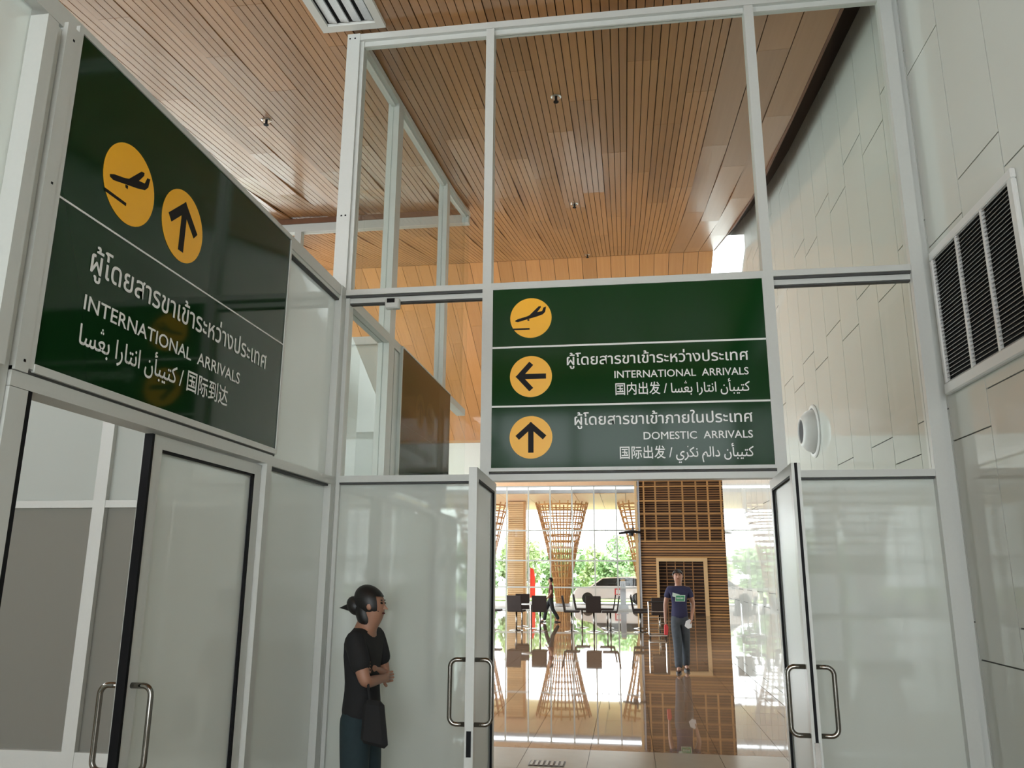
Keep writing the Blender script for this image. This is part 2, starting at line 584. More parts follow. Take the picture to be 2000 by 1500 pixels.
lb('post', 'alu', 2.05, 2.10, 2.262, 3.47, -.1, .02)
lb('post', 'alu', 2.10, 2.152, 0, 3.49, -.1, -.012)
lb('post', 'alu', 2.155, 2.212, 2.264, 3.52, -.1, .008)
lb('post', 'alu', 2.05, 2.10, 0, 2.262, -.1, 0)
lb('post', 'alu', 2.155, 2.235, 0, 2.21, -.1, 0)
lb('rail', 'alu', -3.45, 4.93, 3.50, 3.575, -.1, -.008)
lb('rail', 'alu', 4.08, 4.93, 3.475, 3.50, -.085, -.015)
lb('gasket', 'groove_shade', 4.08, 4.93, 3.466, 3.475, -.07, -.02)  # same painted channel shade on the left rail
lb('rail', 'alu', 2.155, 3.985, 2.212, 2.262, -.1, 0)
lb('gasket', 'groove_shade', 2.155, 4.07, 2.262, 2.276, -.09, -.002)
lb('post', 'alu', 3.985, 4.045, 0, 2.262, -.1, .0)
lb('post', 'alu', 4.062, 4.085, 2.262, 3.50, -.1, -.02)
lb('rail', 'alu', 4.045, 4.93, 2.205, 2.255, -.1, 0)
lb('gasket', 'groove_shade', 4.06, 4.93, 2.192, 2.205, -.08, -.02)
lb('post', 'alu', 4.93, 4.995, 0, 3.575, -.1, 0)
lb('rail', 'alu', 4.045, 4.93, 0, .1, -.1, 0)
lb('rail', 'alu', -3.45, 2.05, 0, .1, -.1, 0)
lb('pane', 'frost', -3.45, 2.05, .1, 3.50, -.055, -.047)
lb('pane', 'frost', 4.085, 4.93, 2.255, 3.475, -.055, -.047)
lb('pane', 'frost', 4.045, 4.93, .1, 2.205, -.055, -.047)
lb('post', 'alu', -1.0, -.94, 0, 3.5, -.1, 0)
for yy, zz in ((2.19, 3.47), (2.19, 2.92), (2.19, 2.30)):
    lb('screw', 'gasket', yy - .004, yy + .004, zz - .004, zz + .004, .0075, .0095)
# beyond the front partition
for a, b in ((5.1, 6.05), (6.2, 7.98), (8.12, 9.2)):
    lb('rail', 'alu', a, b, 3.49, 3.565, -.1, 0)
lb('post', 'alu', 6.05, 6.2, 0, zc(6.1) - .07, -.1, 0)
lb('post', 'alu', 7.98, 8.12, 0, zc(8) - .07, -.1, 0)
lb('post', 'alu', 6.25, 6.395, 0, 3.485, -.098, -.01)
lb('pane', 'clear', 5.1, 6.05, 2.2, 3.49, -.055, -.047)
lb('pane', 'frost', 5.1, 9.2, 0, 2.2, -.055, -.047)
lb('rail', 'alu', 5.1, 9.2, 2.2, 2.25, -.1, 0)
segs = [(5.0, 7), (7, 8.5), (8.5, 9.3)]
rm = MB()
for a, b in segs:
    a2, b2 = max(a, 5.1), b
    for dx0, dx1, h0, h1 in ((-.1, 0, -.075, -.022), (-.07, -.03, -.105, -.075)):
        rm.add([(x, y, zc(y) + h) for x in (dx0, dx1) for y, h in ((a2, h0), (b2, h0), (b2, h1), (a2, h1))],
               [(0, 1, 2, 3), (7, 6, 5, 4), (0, 4, 5, 1), (2, 6, 7, 3), (0, 3, 7, 4), (1, 5, 6, 2)])
rm.build('rail', 'alu', wl)
for a, b in ((5.1, 5.44), (5.446, 6.05), (6.2, 7.08), (7.086, 7.98), (8.12, 9.2)):
    q = [(a, 3.565), (b, 3.565), (b, zc(b) - .1), (a, zc(a) - .1)]
    MB().prism(q, lambda u, v, t: (-.055 + t, u, v), .008).build('pane', 'clear', wl)

# vestibule wall of frosted panes inside the left room
wv = empty('wall_vestibule', (0, 6.05, 0))
struct(wv, 'frosted glass wall with aluminium grid inside the left room', 'partition')
for a, b in ((-3.12, -3.02), (-4.38, -4.27), (-5.55, -5.45), (-6.7, -6.6)):
    fb('post', 'alu', a, b, 0, 3.55, 0, .1, wv)
for z0, z1 in ((2.155, 2.215), (3.485, 3.55), (0, .28)):
    fb('rail', 'alu', -9, -1.998, z0, z1, .004, .096, wv)
for a, b in ((-3.02, -1.998), (-4.27, -3.12), (-5.45, -4.38), (-6.6, -5.55)):
    fb('pane', 'film', a, b, .28, 2.155, .046, .054, wv)
    fb('pane', 'frost', a, b, 2.215, 3.485, .046, .054, wv)

box('rear_light_block', 'olive', wv, -9, -2.0, .42, .5, 0, 2.17)  # unseen, added to darken and brown the lower panes from behind
box('rear_light_block', 'greywall', wv, -9, -2.0, .42, .5, 2.17, 3.52)  # unseen, added to keep hall light off the backs of the upper panes

# clear end wall of the left room up to the ceiling
we = empty('wall_end', (0, 9.2, 0))
struct(we, 'clear glass end wall of the left room below a brown beam', 'partition')
fb('beam', 'brown', -9, -1.9, 6.13, 6.2, -.02, .1, we)
fb('rail', 'alu', -9, -1.9, 6.02, 6.13, 0, .1, we)
for a, b in ((-4.24, -4.15), (-6.3, -6.2), (-8.4, -8.3)):
    fb('post', 'alu', a, b, 0, 6.02, 0, .1, we)
for a, b in ((-4.15, -1.9), (-6.2, -4.24), (-8.3, -6.3)):
    fb('pane', 'clear', a, b, 0, 6.02, .046, .054, we)

wh = MB().box(11.9, 12.1, 16.4, 37.5, 0, 6.2).build('wall_hall', 'plaster')
struct(wh, 'plain white side wall of the hall', 'wall')
wb = MB().box(XW + .2, 12, 16.3, 16.5, 0, 8).build('wall_return', 'plaster')
struct(wb, 'return wall behind the panelled wall', 'wall')


# ------------------------------------------------------------------ glazed fronts
def curtain(name, label, width, zs, pitch, place, bar=.06, xs=None, gm='facade'):
    r = empty(name)
    struct(r, label, 'window')
    r.matrix_world = place
    xs = xs or [i * pitch for i in range(int(width / pitch) + 1)]
    for x in xs:
        box('mullion', 'alu', r, x - bar / 2, x + bar / 2, 0, .12, 0, zs[-1])
    for z in zs:
        box('transom', 'alu', r, xs[0], xs[-1], .01, .11, z - bar / 2, z + bar / 2)
    for a, b in zip(xs, xs[1:]):
        for z0, z1 in zip(zs, zs[1:]):
            box('pane', gm, r, a + bar / 2, b - bar / 2, .05, .058, z0 + bar / 2, z1 - bar / 2)
    return r


curtain('window_1', 'tall glazed front of the hall with a thin grid of mullions', 0, [.04, 1.0, 2.2, 3.57, 5.62], 1,
        Matrix.Translation((0, 37.4, 0)), xs=[-14.0 + .96 - .96 + 1.03 * i + (-4.57 + 14 - 9 * 1.03) for i in range(26)])
box('head_panel', 'soffit', bpy.data.objects['window_1'], -15, 13, 0, .12, 5.66, 5.95)
curtain('window_2', 'wide glazed end of the corridor behind the viewer', 0, [.04, 1.0, 2.3, 3.4, 4.4], 1,
        Matrix.Translation((-9, -3.6, 0)), xs=[i * 1.36 for i in range(9)], bar=.1)
w2 = bpy.data.objects['window_2']
slm = MB().box(0, 10.9, .16, .20, 0, .055).mesh('slat', 'slat')
for k in range(8):
    link('slat', slm, w2, Matrix.Translation((.02, 0, 2.10 + k * .16)))
box('band', 'plaster', w2, 0, 10.9, .14, .22, 1.65, 1.95)
box('plinth', 'plaster', w2, 0, 10.9, .14, .22, 0, .35)
wk = MB().box(-9, XW, -3.65, -3.45, 4.4, 5.3).build('wall_behind', 'plaster')
struct(wk, 'white lintel wall above the glazing behind the viewer', 'wall')
curtain('added_window_3', 'long unseen glazed side added to brighten the hall', 28, [.04, 2.3, 5.6], 2.0,
        Matrix.Translation((-9.1, 9.3, 0)) @ Matrix.Rotation(HP, 4, 'Z'), bar=.08)  # glazing added out of view for hall brightness and the ceiling sheen


curtain('added_window_4', 'high clerestory added to the left room to let in more light', 12.7, [.04, .9], 1.6,
        Matrix.Translation((-9, -3.5, 4.5)) @ Matrix.Rotation(HP, 4, 'Z'), bar=.08)  # added opening that lights the right wall and the ceiling
wy = MB().box(-9.2, -9, -3.6, 9.3, 0, 4.5).build('wall_low_left', 'olive')  # unseen wall, its brown chosen to bounce onto the vestibule panes
struct(wy, 'unseen lower wall of the left room, olive brown to tint bounced light', 'wall')
wx = MB().box(-9.2, -9, -3.6, 9.3, 5.4, 7).build('wall_far_left', 'plaster')
struct(wx, 'white band above the side glazing of the left room', 'wall')

# ------------------------------------------------------------------ doors
def handle(parent, y, z0, z1, side, x0):
    """D pull on a leaf whose faces look along x"""
    d, r = .085, .035
    pts = [(x0, y, z1)]
    for k in range(7):
        a = math.pi / 2 * k / 6
        pts.append((x0 + side * (d - r + r * math.sin(a)), y, z1 - r + r * math.cos(a)))
    for k in range(7):
        a = math.pi / 2 * k / 6
        pts.append((x0 + side * (d - r + r * math.cos(a)), y, z0 + r - r * math.sin(a)))
    pts.append((x0, y, z0))
    return MB().tube(pts, .0115, 10).build('handle', 'steel', parent, smooth=True)


def leaf(name, label, hinge, rz, wdt=.84, h=2.2, th=.044, gask_edge=False, zlock=.88):
    """leaf runs from the hinge along local -y; its faces look along +-x"""
    r = empty(name, hinge, rz)
    struct(r, label, 'door')
    s = .07
    lock = box('stile', 'alu', r, -th / 2, th / 2, -wdt, -wdt + s, .01, h)
    box('stile', 'alu', r, -th / 2, th / 2, -s, 0, .01, h)
    box('rail', 'alu', r, -th / 2, th / 2, -wdt + s, -s, h - .055, h)
    box('rail', 'alu', r, -th / 2, th / 2, -wdt + s, -s, .01, .13)
    box('pane', 'frostd' if name in ('door_1', 'door_2') else 'frost', r, -.004, .004, -wdt + s, -s, .13, h - .055)
    for sd in (-1, 1):
        x = sd * (th / 2 - .001)
        g0, g1 = sorted((x, x - sd * .012))
        box('gasket', 'gasket', r, g0, g1, -s - .022, -s, .13, h - .055)
        box('gasket', 'gasket', r, g0, g1, -wdt + s, -s, h - .067, h - .055)
        handle(lock, -wdt + s / 2, .905, 1.215, sd, sd * th / 2)
    if gask_edge:
        box('brush_seal', 'gasket', r, -.007, .007, -wdt - .002, -wdt + .004, .02, h)
    box('lock_plate', 'steel' if gask_edge else 'gasket', lock, -.012, .012, -wdt - .004, -wdt + .01, zlock - .12, zlock)
    for z in (.3, 1.1, 1.9):
        MB().lathe([(.012, z - .05), (.012, z + .05)], 10, lambda x, y, zz: (x + .0, y + .008, zz)).build('hinge', 'steel', r)
    return r


leaf('door_1', 'left leaf of the open double door under the front sign', (-.838, 4.995, 0), math.radians(2.2))
leaf('door_2', 'right leaf of the open double door under the front sign', (.893, 4.995, 0), math.radians(-2.4), gask_edge=True)
leaf('door_3', 'closed frosted door leaf below the left sign', (XL - .05, 3.98, 0), 0, wdt=.995, gask_edge=False, h=2.2)
leaf('door_4', 'door leaf swung back into the left room', (XL - .05, 2.265, 0), math.radians(-97), wdt=.71)
lb('gasket', 'gasket', 2.236, 2.256, 0, 2.212, -.06, -.002)
lb('gasket', 'gasket', 2.970, 2.986, 0, 2.2, -.06, -.024)


# ------------------------------------------------------------------ signs
def tmesh(text, bold=0.02, res=3):
    c = bpy.data.curves.new('lettering', 'FONT')
    c.body = text
    c.size = 1
    c.resolution_u = res
    o = bpy.data.objects.new('lettering', c)
    C.objects.link(o)
    bpy.context.view_layer.update()
    me = bpy.data.meshes.new_from_object(o.evaluated_get(bpy.context.evaluated_depsgraph_get()))
    vs = [tuple(v.co) for v in me.vertices]
    fs = [tuple(p.vertices) for p in me.polygons]
    bpy.data.objects.remove(o)
    bpy.data.curves.remove(c)
    bpy.data.meshes.remove(me)
    return vs, fs


def lettering(text, parent, fn, x0, x1, base, cap=None, dots=(), dots_in=None, bold=.018, m='white', name='lettering', gap=.16):
    """lay text out from x0 to x1 on the sign plane; cap = height of one em"""
    vs, fs = tmesh(text)
    a, b = min(v[0] for v in vs), max(v[0] for v in vs)
    sx = (x1 - x0) / (b - a)
    sh = b - max(v[0] for v in tmesh(dots_in)[0]) if dots_in else 0
    mb = MB()
    mb.u = []

    def put(pts, faces, t):
        mb.u += [x0 + (p[0] - a) * sx for p in pts]
        mb.add([fn(x0 + (p[0] - a) * sx, base + p[1] * cap, t) for p in pts], faces)
    for k, (dx, dy) in enumerate(((0, 0), (bold, 0), (bold / 2, bold / 2), (bold / 2, -bold / 2))):
        put([(v[0] + dx, v[1] + dy) for v in vs], fs, .0012 + .0001 * k)
    for u, v in dots:
        n = 8
        put([(u + sh + .045 * math.cos(2 * math.pi * i / n), v + .05 * math.sin(2 * math.pi * i / n)) for i in range(n)], [tuple(range(n))], .0016)
    # one mesh per word: cut where the gap between glyphs is wide
    us = mb.u
    iv = sorted((min(us[q] for q in f), max(us[q] for q in f)) for f in mb.f)
    words = []
    for p, q in iv:
        if words and p < words[-1][1] + .0 + gap * sx:
            words[-1][1] = max(words[-1][1], q)
        else:
            words.append([p, q])
    for p, q in words:
        fs2 = [f for f in mb.f if p <= min(us[k] for k in f) and max(us[k] for k in f) <= q]
        ids = sorted({k for f in fs2 for k in f})
        mpi = {k: n for n, k in enumerate(ids)}
        me = bpy.data.meshes.new(name)
        me.from_pydata([mb.v[k] for k in ids], [], [tuple(mpi[k] for k in f) for f in fs2])
        me.materials.append(M[m])
        link(name, me, parent)


PLANE = [(195, 295), (215, 285), (270, 270), (330, 245), (375, 235), (385, 210), (402, 205), (396, 240), (380, 258), (340, 272), (280, 288), (215, 306), (197, 303)]
WING = [(290, 262), (350, 203), (366, 200), (366, 211), (330, 258)]
TAILW = [(345, 268), (375, 262), (350, 285), (340, 282)]
BAR = [(178, 350), (292, 350), (292, 361), (182, 361)]
GEAR = [(276, 290), (290, 288), (290, 300), (278, 300)]


def disc(parent, fn, cx, cy, r):
    n = 48
    return MB().prism([(cx + r * math.cos(2 * math.pi * i / n), cy + r * math.sin(2 * math.pi * i / n)) for i in range(n)],
               lambda u, v, t: fn(u, v, t), .001).build('disc', 'yellow', parent)


def picto(parent, fn, cx, cy, r):
    for poly, nm in ((PLANE, 'aircraft_mark'), (WING, 'wing_mark'), (BAR, 'runway_mark'), (GEAR, 'gear_mark')):
        q = [(cx + (x - 300) / 138 * r, cy - (y - 280) / 138 * r) for x, y in poly]
        MB().prism(q, lambda u, v, t: fn(u, v, .001 + t), .0008 if nm != 'wing_mark' else .001).build(nm, 'black', parent)


def arrow(parent, fn, cx, cy, r, ang):
    wd = .125
    mb = MB()
    ca, sa = math.cos(ang), math.sin(ang)

    def quad(p, q, h, t):
        dx, dy = q[0] - p[0], q[1] - p[1]
        L = math.hypot(dx, dy)
        nx, ny = -dy / L * h, dx / L * h
        pts = [(p[0] + nx, p[1] + ny), (q[0] + nx, q[1] + ny), (q[0] - nx, q[1] - ny), (p[0] - nx, p[1] - ny)]
        pts = [(cx + (x * ca - y * sa) * r, cy + (x * sa + y * ca) * r) for x, y in pts]
        mb.prism(pts, lambda u, v, w_: fn(u, v, .001 + w_), t)
    quad((0, .55), (0, -.72), wd, .0008)
    quad((-.09, .635), (.64, -.02), wd, .0010)
    quad((.09, .635), (-.64, -.02), wd, .0012)
    mb.build('arrow_mark', 'black', parent)


AR_INTL = '\uFE8E\uFEB4\uFECC\uFE91 \uFE8D\uFEAD\uFE8E\uFE98\uFEE7\uFE8D \uFEE5\uFE84\uFE92\uFEF4\uFE98\uFEDB'
AR_DOM = '\uFEF1\uFEAE\uFEDC\uFEE7 \uFEE2\uFEDF\uFE8D\uFEA9 \uFEE5\uFE84\uFE92\uFEF4\uFE98\uFEDB'
TH_INTL = 'ผู้โดยสารขาเข้าระหว่างประเทศ'
TH_DOM = 'ผู้โดยสารขาเข้าภายในประเทศ'
NGA = [(1.29, .70), (1.41, .70), (1.35, .81)]

# front sign
sf = empty('direction_sign', (0, D, 2.28))
tag(sf, 'green overhead sign above the open doors reading International Arrivals and Domestic Arrivals', 'sign', 'arrivals signs')
box('panel', 'green', sf, -.862, .918, .0, .06, .018, 1.24)
YF = -.001


def ff(u, v, t):
    return (u, YF - t, v - 2.28)


for nm, d in (('frame', (-.866, -.852, -.006, .07, 0.0, 1.248)), ('frame', (.912, .922, -.006, .07, 0.0, 1.248)),
              ('frame', (-.852, .912, -.006, .07, 1.234, 1.248)), ('frame', (-.852, .912, -.006, .07, 0.0, .022))):
    box(nm, 'alu', sf, *d)
for z in (3.106, 2.705):
    box('divider', 'white', sf, -.852, .912, -.0016, 0, z - .006 - 2.28, z + .006 - 2.28)
d1, d2, d3 = [disc(sf, ff, -.594, z, .139) for z in (3.306, 2.903, 2.499)]
picto(d1, ff, -.594, 3.306, .139)
arrow(d2, ff, -.594, 2.903, .139, HP)
arrow(d3, ff, -.594, 2.499, .139, 0)
lettering(TH_INTL, sf, ff, -.357, .793, 2.972, cap=.098)
lettering('INTERNATIONAL  ARRIVALS', sf, ff, -.05, .79, 2.876, cap=.068)
lettering('国内出发 / ' + AR_INTL, sf, ff, -.046, .792, 2.770, cap=.088, dots=NGA, dots_in=AR_INTL)
lettering(TH_DOM, sf, ff, -.312, .795, 2.573, cap=.098)
lettering('DOMESTIC  ARRIVALS', sf, ff, .123, .791, 2.472, cap=.068)
lettering('国际出发 / ' + AR_DOM, sf, ff, -.028, .79, 2.357, cap=.088, dots=[(1.05, .74)], dots_in=AR_DOM)

# left sign
s1 = empty('direction_sign', (XL, 3.15, 2.28))
tag(s1, 'green overhead sign on the left partition reading International Arrivals only', 'sign', 'arrivals signs')
box('panel', 'greend', s1, -.07, .0, 2.232 - 3.15, 4.072 - 3.15, .018, 1.255)


def fl1(u, v, t):
    return (.001 + t, u - 3.15, v - 2.28)


for d in ((-.07, .006, 2.213, 2.236, 0, 1.27), (-.07, .006, 4.066, 4.082, 0, 1.27), (-.07, .006, 2.236, 4.066, 1.253, 1.27), (-.07, .010, 2.236, 4.066, -.008, .02)):
    box('frame', 'alu', s1, d[0], d[1], d[2] - 3.15, d[3] - 3.15, d[4], d[5])
box('divider', 'white', s1, 0, .0016, 2.236 - 3.15, 4.066 - 3.15, 2.8935 - 2.28, 2.9005 - 2.28)
d1, d2 = [disc(s1, fl1, y, 3.122, .161) for y in (2.595, 2.979)]
picto(d1, fl1, 2.595, 3.122, .161)
arrow(d2, fl1, 2.979, 3.122, .161, 0)
lettering(TH_INTL, s1, fl1, 2.437, 3.872, 2.703, cap=.125)
lettering('INTERNATIONAL  ARRIVALS', s1, fl1, 2.43, 3.60, 2.556, cap=.080)
lettering(AR_INTL + ' / 国际到达', s1, fl1, 2.428, 3.498, 2.428, cap=.102, dots=NGA)

# plain back of the sign beyond
s2 = empty('direction_sign', (XL, 7.35, 2.3))
tag(s2, 'plain dark green back of a sign beyond the front glass', 'sign')
box('panel', 'greend', s2, -.06, .012, 6.42 - 7.35, 8.32 - 7.35, 0, 1.25)
box('frame', 'alu', s2, -.065, .016, 6.40 - 7.35, 6.42 - 7.35, 0, 1.26)
box('frame', 'alu', s2, -.065, .016, 6.42 - 7.35, 8.32 - 7.35, 1.25, 1.262)

# ------------------------------------------------------------------ wall vent, nozzle, lamp, sprinklers, sensor
v = empty('air_vent', (XW, 4.405, 2.7))
tag(v, 'white return air grille with three louvred bays on the panelled wall', 'vent')
Y0, Y1, Z1 = 3.857 - 4.405, 4.952 - 4.405, .912
fw = .055
box('frame', 'vent', v, -.028, 0, Y0, Y1, Z1 - fw, Z1, bevel=.006)
box('frame', 'vent', v, -.034, 0, Y0, Y1, 0, .07, bevel=.008)
box('frame', 'vent', v, -.028, 0, Y0, Y0 + fw, .07, Z1 - fw, bevel=.006)
box('frame', 'vent', v, -.028, 0, Y1 - .035, Y1, .07, Z1 - fw, bevel=.006)
box('cavity', 'slot', v, -.004, .0, Y0 + fw, Y1 - .035, .07, Z1 - fw)
for y in (4.568, 4.229):
    box('divider', 'vent', v, -.024, -.004, y - 4.405 - .009, y - 4.405 + .009, .07, Z1 - fw)
bl = MB().add([(-.021, 0, 0), (-.006, 0, .011), (-.006, 0, .0125), (-.021, 0, .0035), (-.021, 1, 0), (-.006, 1, .011), (-.006, 1, .0125), (-.021, 1, .0035)],
              [(0, 1, 2, 3), (7, 6, 5, 4), (0, 4, 5, 1), (2, 6, 7, 3), (0, 3, 7, 4), (1, 5, 6, 2)]).mesh('louvre', 'louver')
for a, b in ((Y0 + fw, 4.22 - 4.405), (4.238 - 4.405, 4.559 - 4.405), (4.577 - 4.405, Y1 - .035)):
    n = 33
    for k in range(n):
        z = .078 + (Z1 - fw - .088) * k / (n - 1) - .004
        link('louvre', bl, v, Matrix.Translation((0, a, z)) @ Matrix.Diagonal((1, b - a, 1, 1)))

nz = empty('jet_nozzle', (XW, 8.42, 3.09))
tag(nz, 'round white jet air nozzle on the wall beyond the right glass', 'vent')
mp = lambda x, y, z: (-z, x, y)
MB().lathe([(.275, 0), (.275, .012), (.262, .02), (.235, .02), (.235, 0)], 40, mp).build('flange', 'vent', nz, smooth=False)
MB().lathe([(.228, .0), (.228, .02), (.205, .075), (.165, .115), (.138, .134), (.125, .134), (.13, .10)], 40, mp).build('bowl', 'vent', nz, smooth=True)
MB().lathe([(.126, .118), (.126, .122)], 32, mp).build('mouth', 'slot', nz)

lf = empty('ceiling_light', (-1.935, 4.40, zc(4.40)), 0)
lf.rotation_euler = (math.atan(.09), 0, 0)
tag(lf, 'switched off rectangular ceiling lamp with four louvred bays', 'ceiling lamp')
LX, LY = .245, .575
for d in ((-LX, LX, -LY, -LY + .075), (-LX, LX, LY - .075, LY), (-LX, -LX + .06, -LY + .075, LY - .075), (LX - .06, LX, -LY + .075, LY - .075)):
    box('frame', 'lampw', lf, *d, -.03, -.001)
box('tray', 'gasket', lf, -LX + .06, LX - .06, -LY + .075, LY - .075, -.006, -.001)
bw = (2 * LX - .12) / 4
for k in range(4):
    a = -LX + .06 + k * bw
    MB().add([(a + .016, -LY + .09, -.010), (a + bw - .012, -LY + .09, -.022), (a + bw - .012, LY - .09, -.022), (a + .016, LY - .09, -.010),
              (a + .016, -LY + .09, -.006), (a + bw - .012, -LY + .09, -.006), (a + bw - .012, LY - .09, -.006), (a + .016, LY - .09, -.006)],
             [(0, 1, 2, 3), (4, 7, 6, 5), (0, 4, 5, 1), (1, 5, 6, 2), (2, 6, 7, 3), (3, 7, 4, 0)]).build('lamp_bay', 'lampin', lf)

for (x, y), lab in (((-3.27, 6.30), 'small ceiling sprinkler above the left room, near the bright patch of boards'),
                    ((-.52, 6.29), 'small ceiling sprinkler seen through the upper centre pane, nearest of its row'),
                    ((-.54, 9.22), 'small ceiling sprinkler seen through the upper centre pane, second of its row'),
                    ((-.555, 13.2), 'small ceiling sprinkler by the far ceiling ridge, last of its row')):
    sp = empty('sprinkler', (x, y, zc(y)))
    tag(sp, lab, 'sprinkler', 'ceiling sprinklers')
    MB().lathe([(.048, .0), (.048, -.006), (.036, -.014), (.02, -.014)], 20).build('escutcheon', 'chrome', sp)
    MB().lathe([(.012, -.012), (.012, -.04), (.006, -.05), (.024, -.05), (.024, -.055)], 14).build('head', 'gasket', sp)

sn = empty('door_sensor', (-1.545, 4.985, 3.44))
tag(sn, 'small grey motion sensor box under the middle rail at left', 'sensor')
box('housing', 'alu', sn, -.05, .05, -.035, .015, -.04, .035, bevel=.008)
box('lens', 'gasket', sn, -.035, .02, -.038, -.034, .0, .03)

gr = empty('floor_grille', (-.755, 7.58, 0))
tag(gr, 'small dark slotted floor grille inside the doorway', 'grille')
box('frame', 'blackmetal', gr, -.16, .16, -.10, .10, .0, .003)
for k in range(7):
    box('bar', 'steel', gr, -.15 + k * .045, -.125 + k * .045, -.09, .09, .003, .007)


# ------------------------------------------------------------------ hall: timber lattice kiosk
YK = 33.8
kk = empty('timber_kiosk', (2.2, YK, 0))
tag(kk, 'brown slatted timber tower with a gridded upper front and a dark doorway', 'kiosk')


def kb(name, m, x0, x1, z0, z1, y0=0, y1=.05):
    return box(name, m, kk, x0 - 2.2, x1 - 2.2, y0, y1, z0, z1)


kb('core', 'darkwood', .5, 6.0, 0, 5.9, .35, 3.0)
kb('corner_post', 'slatlight', .36, .46, 0, 5.9, -.02, .3)
kb('pipe', 'concrete', .50, .56, 0, 5.9, -.06, .0)
for i, x in enumerate((.75, 1.23, 1.79, 2.35, 2.9, 3.38, 3.9, 4.45, 5.0, 5.55)):
    kb('stud', 'slat', x - .032, x + .032, 2.9, 5.6, 0, .06)
for z in (2.94, 3.47, 4.07, 4.60, 5.20, 5.45):
    kb('beam', 'slat', .46, 6.0, z - .035, z + .035, -.02, .05)
n = 26
for k in range(n):
    z = 3.0 + (5.6 - 3.0) * k / n
    kb('back_slat', 'kiosk', .5, 6.0, z, z + .055, .28, .32)
for k in range(27):
    z = .02 + k * .107
    for a, b in ((.52, 1.17), (3.22, 6.0)) if z < 2.2 else ((.52, 6.0),):
        kb('slat', 'kiosk' if k % 3 else 'slat', a, b, z, z + .07, .05 + .008 * (k % 2), .12)
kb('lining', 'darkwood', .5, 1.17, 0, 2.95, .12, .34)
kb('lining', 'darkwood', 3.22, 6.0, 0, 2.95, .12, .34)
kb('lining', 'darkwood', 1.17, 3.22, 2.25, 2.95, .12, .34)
kb('door_frame', 'slatlight', 1.17, 1.27, 0, 2.25, -.03, .2)
kb('door_frame', 'slatlight', 3.08, 3.22, 0, 2.25, -.03, .2)
kb('door_frame', 'slatlight', 1.17, 3.22, 2.13, 2.27, -.04, .2)
for x in (1.6, 1.95, 2.3, 2.65):
    kb('grid_bar', 'kiosk', x - .02, x + .02, 0, 2.13, .25, .28)
for k in range(16):
    kb('grid_bar', 'kiosk', 1.27, 3.08, .1 + k * .13, .125 + k * .13, .24, .27)

lmp = empty('bracket_lamp', (.3, YK - .4, 3.3))
tag(lmp, 'black lamp bracket fixed to the corner of the timber tower', 'lamp')
MB().tube([(.25, .3, 0), (-.1, 0, .02), (-.62, -.02, -.06)], [.05, .06, .05], 8).build('arm', 'blackmetal', lmp)
MB().tube([(-.05, 0, 0), (-.05, 0, .22)], .03, 8).build('stem', 'blackmetal', lmp)
MB().lathe([(.09, -.16), (.11, -.05), (.05, .0)], 12, lambda x, y, z: (x - .12, y, z)).build('head', 'blackmetal', lmp)
MB().tube([(-1.15, -.1, .25), (-1.18, -.1, -.2), (-1.12, -.1, -.6), (-.95, -.1, -.85), (-.8, -.1, -.95), (-.78, -.1, -.5), (-.76, -.1, .05)], .012, 5).build('cable', 'blackmetal', lmp)


# ------------------------------------------------------------------ hall seating
def make_chair():
    r = empty('lounge_chair')
    box('seat', 'leather', r, -.22, .22, -.24, .2, .53, .585, bevel=.012)
    MB().add([(x, y, z) for x in (-.22, .22) for y, z in ((.17, .55), (.21, .55), (.285, 1.0), (.25, 1.0))],
             [(0, 1, 2, 3), (7, 6, 5, 4), (0, 4, 5, 1), (2, 6, 7, 3), (0, 3, 7, 4), (1, 5, 6, 2)]).build('backrest', 'leather', r, bevel=.01)
    MB().lathe([(.025, .03), (.025, .53)], 10).build('pole', 'steel', r, smooth=True)
    MB().lathe([(.2, 0), (.2, .008), (.06, .03), (.03, .035)], 18).build('base', 'steel', r)
    return r


def dup(root):
    r = root.copy()
    C.objects.link(r)
    for ch in list(root.children):
        c = ch.copy()
        C.objects.link(c)
        c.parent = r
    return r


chair0 = make_chair()
CH = [(-1.01, 24.0, 180, 'dark brown chair with its square back to the viewer, centre of the hall'),
      (-1.66, 24.0, 90, 'dark chair seen side-on, left of the centre chair and facing right'),
      (-1.44, 25.6, 90, 'dark chair side-on just behind the one left of the centre chair'),
      (-.53, 24.0, -90, 'dark chair seen side-on, right of the centre chair and facing left'),
      (-.66, 25.6, -90, 'dark chair side-on just behind the one right of the centre chair'),
      (.32, 24.0, 90, 'dark chair seen side-on beside the corner of the timber tower'),
      (.34, 25.6, 90, 'dark chair farther back beside the corner of the timber tower'),
      (.84, 23.1, 180, 'dark chair with its back turned, next to the silver trolley'),
      (-2.58, 24.0, 180, 'dark chair with its back turned, beside the walking person in maroon'),
      (-3.28, 24.0, 170, 'dark chair with its back turned, near the white table'),
      (-3.35, 25.8, 190, 'dark chair farther back near the white table'),
      (-3.98, 24.1, 90, 'dark chair partly hidden by the open left door leaf')]
for i, (x, y, a, lab) in enumerate(CH):
    c = chair0 if i == 0 else dup(chair0)
    c.location = (x, y, 0)
    c.rotation_euler = (0, 0, math.radians(a) if a != 180 else 0)
    if a == 180:
        c.rotation_euler = (0, 0, math.pi)
    tag(c, lab, 'chair', 'hall chairs')

tb = empty('side_table', (-2.95, 24.9, 0))
tag(tb, 'low white round table between the dark chairs at left', 'table')
MB().lathe([(.3, .70), (.3, .73)], 24).build('top', 'white', tb)
MB().lathe([(.025, .02), (.025, .70)], 10).build('pole', 'steel', tb)
MB().lathe([(.2, 0), (.2, .01), (.03, .02)], 18).build('base', 'steel', tb)

